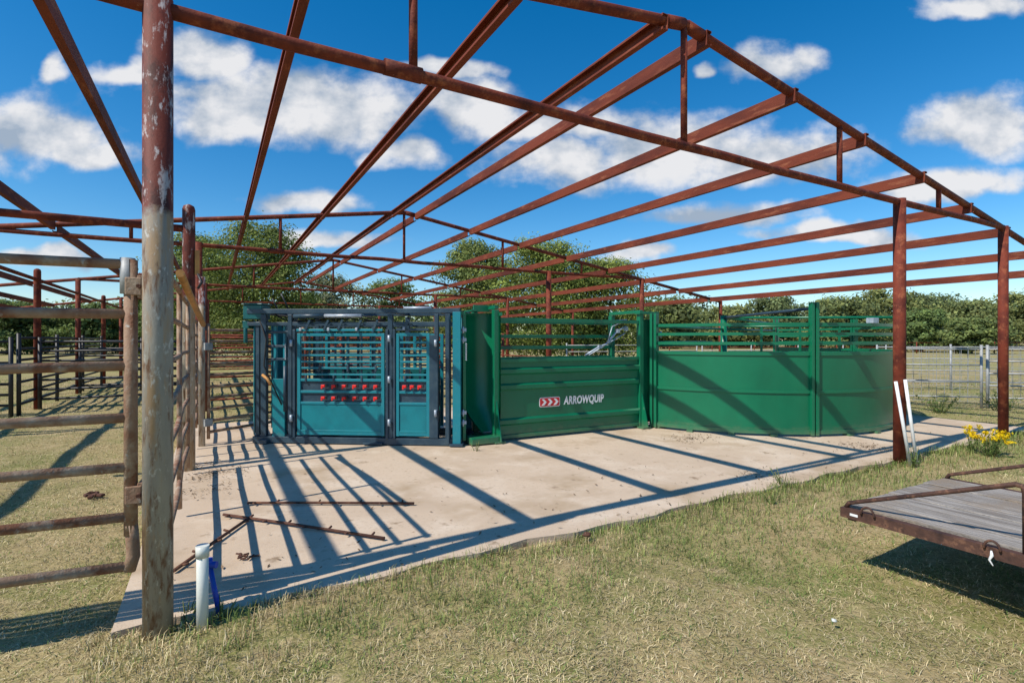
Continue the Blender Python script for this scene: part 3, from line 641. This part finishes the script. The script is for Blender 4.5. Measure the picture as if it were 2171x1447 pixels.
for i,(p,yt,w,Y,lb) in enumerate([(15,632,140,58,'tree behind the black pens at the left edge of the photo'),(95,648,120,62,'tree behind the black pens, second from the left edge'),(185,640,135,60,'tree behind the black pens just left of the front post'),(262,652,120,64,'tree behind the black pens directly behind the front post'),(350,608,140,50,'tree seen in the gap between front post and side post')]):
    ptree(lb,p,yt,w,Y,.1,54,130,.34,base=(.155,.225,.075),group=FL)
k=1000; cx_=rng.uniform(-190,210,k); cy_=rng.uniform(112,132,k); zz=rng.random(k)*(8.0+1.5*np.sin(cx_*.06)+1.1*np.sin(cx_*.23)+.8*np.sin(cx_*.51))
P=leaves(np.stack([cx_,cy_,.6+zz],1),np.tile(np.array([3.2,3,2.2]),(k,1)),.5+.8*rng.random(k),110,.85,(.18,.235,.105),.4)  # base colour lightened and blued, distance haze painted into the leaves
o=quadmesh('far_wood',*P,leafmat); tag(o,'distant dark green wood along the horizon','wood',kind='stuff')
def vnoise(x,y,sc,seed):
    r=np.random.default_rng(seed); G=r.random((128,128)); x=x*sc+50;y=y*sc+50
    xi=np.floor(x).astype(int);yi=np.floor(y).astype(int); fx=x-xi;fy=y-yi; fx=fx*fx*(3-2*fx);fy=fy*fy*(3-2*fy)
    g_=lambda a,b:G[a%128,b%128]
    return (g_(xi,yi)*(1-fx)+g_(xi+1,yi)*fx)*(1-fy)+(g_(xi,yi+1)*(1-fx)+g_(xi+1,yi+1)*fx)*fy
NB=280000
d=(1.8**.3+rng.random(NB)*(22**.3-1.8**.3))**(1/.3); x=rng.uniform(-1.25,1.25,NB)*d
ne=9000; eu=rng.uniform(-.4,12.5,ne); en=.09-rng.exponential(.12,ne)
d=np.concatenate([d,P0[1]+eu*uy+en*ux]); x=np.concatenate([x,P0[0]+eu*ux-en*uy]); isE=np.concatenate([np.zeros(NB),np.ones(ne)])
lu=(x-P0[0])*ux+(d-P0[1])*uy; ln=-(x-P0[0])*uy+(d-P0[1])*ux
ed_=.06+.1*(vnoise(lu,lu*0,3,5)-.5)
keep=~((lu>-.2)&(lu<13.1)&(ln>ed_)&(ln<BACK-.02)) & ((vnoise(x,d,6,8)+.35*rng.random(len(x))>.36)|(isE>0))
x,d,lu,ln,isE=x[keep],d[keep],lu[keep],ln[keep],isE[keep]; n=len(x)
gr=.5*vnoise(x,d,.7,1)+.5*vnoise(x,d,2.1,2)+.4*vnoise(x,d,7,3)
edge=np.clip(1-np.abs(ln+.2)/1.0,0,1)*(ln<.2)*(lu>-.3)
gr=gr+edge*.36+np.clip((x-1.0)/3,0,.12)-.2*np.clip((3.3-d)/.8,0,1)-.06*(lu<-.2)
gr=np.clip((gr-.66)*4.0,0,1)
isg=rng.random(n)<(.1+.8*gr)
straw=np.array([[.6,.48,.26],[.48,.37,.19],[.68,.57,.35],[.38,.29,.15],[.52,.45,.22]])[rng.integers(0,5,n)]
grn=np.array([[.17,.24,.06],[.24,.29,.08],[.13,.205,.05],[.3,.31,.1]])[rng.integers(0,4,n)]
tone=.72+.56*vnoise(x,d,4,11)  # random patchy tone across the blades
col=np.where(isg[:,None],grn,straw)*((.7+.5*rng.random(n))*tone)[:,None]
sc=1+(d-2)*.06
hh=(.006+.017*rng.random(n)**1.5+isg*.009+edge*rng.random(n)**3*.09+isE*.01)*sc; lean=(.018+.045*rng.random(n))*sc
tall=rng.random(n)<.003; hh=np.where(tall,hh+.05*rng.random(n),hh)
a=rng.random(n)*2*pi; dx=np.cos(a);dy=np.sin(a); w=(.001+.0013*rng.random(n))*sc**1.15
z0=-.035+.014*np.sin(x*1.3+.7*d)+.012*np.sin(x*3.1-2.3*d+1)+.008*np.sin(5.7*x+4.9*d)
B=np.stack([x,d,z0],1); Sd=np.stack([-dy*w,dx*w,0*w],1)
Mid=B+np.stack([dx*lean*.35,dy*lean*.35,hh*.72],1); Tip=B+np.stack([dx*lean,dy*lean,hh*(.5+.6*rng.random(n))],1)
vs=np.stack([B-Sd,B+Sd,Mid+Sd*.8,Mid-Sd*.8,Tip],1).reshape(-1,3)
me=bpy.data.meshes.new('grass'); me.vertices.add(n*5); me.vertices.foreach_set('co',vs.reshape(-1).astype(np.float32))
base=np.arange(n)[:,None]*5; li=np.concatenate([base+np.array([0,1,2,3]),base+np.array([3,2,4])],1).reshape(-1).astype(np.int32)
me.loops.add(n*7); me.loops.foreach_set('vertex_index',li); me.polygons.add(n*2)
ls=(np.arange(n)[:,None]*7+np.array([0,4])).reshape(-1).astype(np.int32); me.polygons.foreach_set('loop_start',ls)
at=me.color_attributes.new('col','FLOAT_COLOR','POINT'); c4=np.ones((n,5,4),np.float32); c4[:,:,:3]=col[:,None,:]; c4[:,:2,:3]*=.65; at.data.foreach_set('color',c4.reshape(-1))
me.materials.append(grassmat); me.update(calc_edges=True)
o=bpy.data.objects.new('grass',me); C.objects.link(o); tag(o,'short dry tan and green grass around the slab','grass',kind='stuff')
def litter(n,pts,sig):
    c_=np.array(pts)[rng.integers(0,len(pts),n)]; return c_+rng.normal(size=(n,2))*sig
spots=[gp(1450,930),gp(1480,928),gp(1825,945),gp(1850,950),gp(470,1000),gp(430,1010),gp(440,1040),gp(420,985),gp(1620,1010)]
p1=litter(1100,spots,.16); uu=rng.uniform(0,11,420); nn_=rng.exponential(.7,420)+.08; p2=np.stack([P0[0]+uu*ux-nn_*uy,P0[1]+uu*uy+nn_*ux],1)
p=np.concatenate([p1,p2]); lu=(p[:,0]-P0[0])*ux+(p[:,1]-P0[1])*uy; ln=-(p[:,0]-P0[0])*uy+(p[:,1]-P0[1])*ux; p=p[(lu>-.1)&(ln>.1)&(lu<12.8)&(ln<7.9)]
n=len(p); Pp=np.column_stack([p,.006+.01*rng.random(n)]); nn=np.tile([0,0,1.],(n,1))+rdir(n)*.5; nn/=np.linalg.norm(nn,axis=1,keepdims=True)
t_=np.cross(nn,rdir(n)); t_/=np.linalg.norm(t_,axis=1,keepdims=True); b_=np.cross(nn,t_); s=(.01+.02*rng.random(n)**2)[:,None]
o=quadmesh('leaf_litter',Pp,nn,t_*s*.5,b_*s,np.array([.17,.115,.07])*(.5+.9*rng.random(n))[:,None],littermat); tag(o,'dry brown leaves and twigs scattered on the slab','leaf litter',kind='stuff')
stemmat=mk('stem_green',(.12,.16,.045),[((.17,.17,.06),9,.4,.6,one)],.8)
def plant(name,label,cat,loc,h,w,nst,flower,group=None,per=10):
    t=thing(name,label,cat,(loc[0],loc[1],-.03),0,group); m=MB(); tips=[];ps=[]
    for i in range(nst):
        a=random.uniform(0,6.28); r_=w/2*random.random()**.5; top=Vector((r_*cos(a),r_*sin(a),h*random.uniform(.55,1)))
        bs=Vector((r_*.25*cos(a),r_*.25*sin(a),0)); md=bs.lerp(top,.55)+Vector((0,0,.05*h)); m.path([bs,md,top],.004,5,True,[.005,.004,.002])
        tips.append(top)
        for k in range(per): ps.append(bs.lerp(top,random.uniform(.1,.95))+Vector((random.gauss(0,.02),random.gauss(0,.02),0)))
    m.build('stem',stemmat,t)
    P=np.array([v[:] for v in ps]); n=len(P); nn=rdir(n); t_=np.cross(nn,rdir(n)); t_/=np.linalg.norm(t_,axis=1,keepdims=True); b_=np.cross(nn,t_); s=(.02+.03*rng.random(n))[:,None]*h/.45
    quadmesh('leaves',P,nn,t_*s*.35,b_*s,np.array([.12,.19,.05])*(.6+.8*rng.random(n))[:,None],leafmat,t)
    if flower:
        for v in tips:
            P=np.tile(np.array(v[:]),(26,1))+np.clip(rng.normal(size=(26,3)),-1.8,1.8)*np.array([.027,.027,.016]); n=len(P); nn=rdir(n)+np.array([0,-.3,.6]); nn/=np.linalg.norm(nn,axis=1,keepdims=True); t_=np.cross(nn,rdir(n)); t_/=np.linalg.norm(t_,axis=1,keepdims=True); b_=np.cross(nn,t_); s=(.013+.012*rng.random(n))[:,None]
            quadmesh('flower_head',P,nn,t_*s,b_*s,np.array([.9,.66,.015])*(.75+.4*rng.random(n))[:,None],leafmat,t)
b=gp(2098,962); plant('wildflower','large yellow wildflower clump right of the leaning white pipes','wildflower',b,.4,.44,18,True,'yellow wildflowers',per=14)
b=gp(2058,955); plant('wildflower','smaller yellow wildflower clump left of the larger clump','wildflower',b,.36,.2,5,True,'yellow wildflowers',per=14)
WD='weeds along the slab'
for (p,h,w,n_,lb) in [((1640,1062),.16,.26,9,'green weed at the front edge of the slab left of the trailer'),((1936,985),.3,.14,8,'thin weed at the foot of the rusty right post'),((1990,872),.5,.9,22,'bushy weeds under the first mesh stock panel'),((2120,868),.5,1.0,22,'bushy weeds under the mesh gate at the right edge'),((1660,1025),.2,.3,6,'sparse dry weed on the slab edge before the tub'),((395,1300),.1,.2,8,'low weed beside the white pipe stub'),((470,1300),.12,.2,9,'low weed in front of the blue water pipe'),((1010,955),.2,.2,5,'small weed at the foot of the curved green panel'),((20,905),.25,.4,10,'weed clump beneath the weathered gate at the left edge')]:
    plant('weed',lb,'weed',gp(*p),h,w,n_,False,WD)
# ------------------------------------------------------------------ world
sd=Vector((.710,.531,-1)).normalized()
elev=math.asin(-sd.z); az=math.atan2(-sd.x,-sd.y)
w=bpy.data.worlds.new('World'); S.world=w; w.use_nodes=True; T=w.node_tree; N=T.nodes; K=T.links.new
try: w.cycles.sampling_method='NONE'
except Exception as e: print(e)
bg=N['Background']
sky=N.new('ShaderNodeTexSky'); sky.sky_type='NISHITA'; sky.sun_disc=False; sky.sun_elevation=elev; sky.sun_rotation=az; sky.air_density=1.0; sky.dust_density=.3; sky.ozone_density=3.0; sky.altitude=300
hs=N.new('ShaderNodeHueSaturation'); hs.inputs['Saturation'].default_value=1.42; hs.inputs['Hue'].default_value=.497; hs.inputs['Value'].default_value=1.0; K(sky.outputs[0],hs.inputs['Color'])
tc=N.new('ShaderNodeTexCoord'); sp_=N.new('ShaderNodeSeparateXYZ'); K(tc.outputs['Generated'],sp_.inputs[0])
def Mth(op,a,b=None,c_=None,clamp=False):
    n_=N.new('ShaderNodeMath'); n_.operation=op; n_.use_clamp=clamp
    for i,v in enumerate((a,b,c_)):
        if v is None: continue
        if isinstance(v,(int,float)): n_.inputs[i].default_value=v
        else: K(v,n_.inputs[i])
    return n_.outputs[0]
def Vm(op,a,b=None):
    n_=N.new('ShaderNodeVectorMath'); n_.operation=op
    for i,v in enumerate((a,b)):
        if v is None: continue
        if isinstance(v,tuple): n_.inputs[i].default_value=v
        else: K(v,n_.inputs[i])
    return n_
yy=Mth('MAXIMUM',sp_.outputs[1],.08)
cb=N.new('ShaderNodeCombineXYZ'); K(Mth('DIVIDE',sp_.outputs[0],yy),cb.inputs[0]); K(Mth('DIVIDE',sp_.outputs[2],yy),cb.inputs[1]); V=cb.outputs[0]
def noise(sc,vec,det=5,rough=.6,off=(0,0,0),st=(1,1.35,1)):
    mp=N.new('ShaderNodeMapping'); mp.inputs['Location'].default_value=off; mp.inputs['Scale'].default_value=st; K(vec,mp.inputs[0])
    n_=N.new('ShaderNodeTexNoise'); n_.noise_dimensions='2D'; n_.inputs['Scale'].default_value=sc; n_.inputs['Detail'].default_value=det; n_.inputs['Roughness'].default_value=rough; K(mp.outputs[0],n_.inputs['Vector']); return n_
wn=noise(5,V,3,.55); wv=Vm('SUBTRACT',wn.outputs['Color'],(.5,.5,.5)); wv2=Vm('MULTIPLY',wv.outputs[0],(.12,.08,0)); Vw=Vm('ADD',V,wv2.outputs[0]).outputs[0]
clouds=[(500,240,170,80),(690,250,215,84),(620,200,120,56),(60,290,175,84),(190,325,110,42),(430,125,100,62),(280,160,80,28),(1010,235,110,64),(1180,260,170,46),(1190,350,130,62),(1400,335,230,76),(1620,335,230,58),(2085,275,130,72),(1640,140,95,40),(640,428,120,30),(1540,462,170,30),(2010,395,180,42),(2080,18,110,32),(1490,150,26,18),(122,145,32,28),(845,325,75,34),(1820,500,190,24),(1350,545,60,22),(950,150,90,22),(120,545,120,22),(700,520,120,22)]
Ln_=None
for cx,cy,rx,ry in clouds:
    s_=Vm('SUBTRACT',Vw,((cx-1085.5)/f,(720-cy)/f,0)).outputs[0]
    q=Vm('MULTIPLY',s_,(f/rx/1.32,f/ry/1.32,0)).outputs[0]
    q2=Vm('MULTIPLY',q,(1,-1.4,0)).outputs[0]; q3=Vm('MAXIMUM',q,q2).outputs[0]
    l=Vm('LENGTH',q3).outputs['Value']
    Ln_=l if Ln_ is None else Mth('MINIMUM',Ln_,l)
n1=noise(8,V,9,.57); n2=noise(8,V,4,.5,off=(.05,-.12,0))
fld=Mth('SUBTRACT',1.0,Ln_); fld=Mth('ADD',fld,Mth('MULTIPLY',Mth('SUBTRACT',n1.outputs[0],.5),1.25))
mr=N.new('ShaderNodeMapRange'); mr.interpolation_type='SMOOTHSTEP'; mr.inputs[1].default_value=-.04; mr.inputs[2].default_value=.62; K(fld,mr.inputs[0])
dens=Mth('MULTIPLY',mr.outputs[0],Mth('GREATER_THAN',sp_.outputs[1],.1))
dens=Mth('MULTIPLY',dens,.97)
dif=Mth('SUBTRACT',n1.outputs[0],n2.outputs[0]); sh=Mth('ADD',Mth('MULTIPLY',dif,2.4),Mth('MULTIPLY_ADD',fld,.4,.36),None,True)
cm=N.new('ShaderNodeMix'); cm.data_type='RGBA'; K(sh,cm.inputs[0]); cm.inputs[6].default_value=(2.4,2.95,3.7,1); cm.inputs[7].default_value=(5.6,5.6,5.7,1)
mx=N.new('ShaderNodeMix'); mx.data_type='RGBA'; K(dens,mx.inputs[0]); K(hs.outputs[0],mx.inputs[6]); K(cm.outputs[2],mx.inputs[7])
K(mx.outputs[2],bg.inputs[0]); bg.inputs[1].default_value=.15
sl=bpy.data.lights.new('sun','SUN'); sl.energy=5; sl.angle=R(.5); sl.color=(1,.93,.83)
so=bpy.data.objects.new('sun',sl); C.objects.link(so); so.rotation_euler=sd.to_track_quat('-Z','Y').to_euler(); so.location=(-20,-15,30)
# ------------------------------------------------------------------ camera
cam=bpy.data.cameras.new('camera'); co=bpy.data.objects.new('camera',cam); C.objects.link(co)
co.location=(0,0,1.6); co.rotation_euler=(R(90),0,0); cam.sensor_width=36; cam.lens=f/2171*36; cam.shift_y=-.0016; cam.clip_end=2000; cam.clip_start=.05
S.camera=co
S.view_settings.view_transform='Standard'; S.view_settings.look='None'; S.view_settings.exposure=0
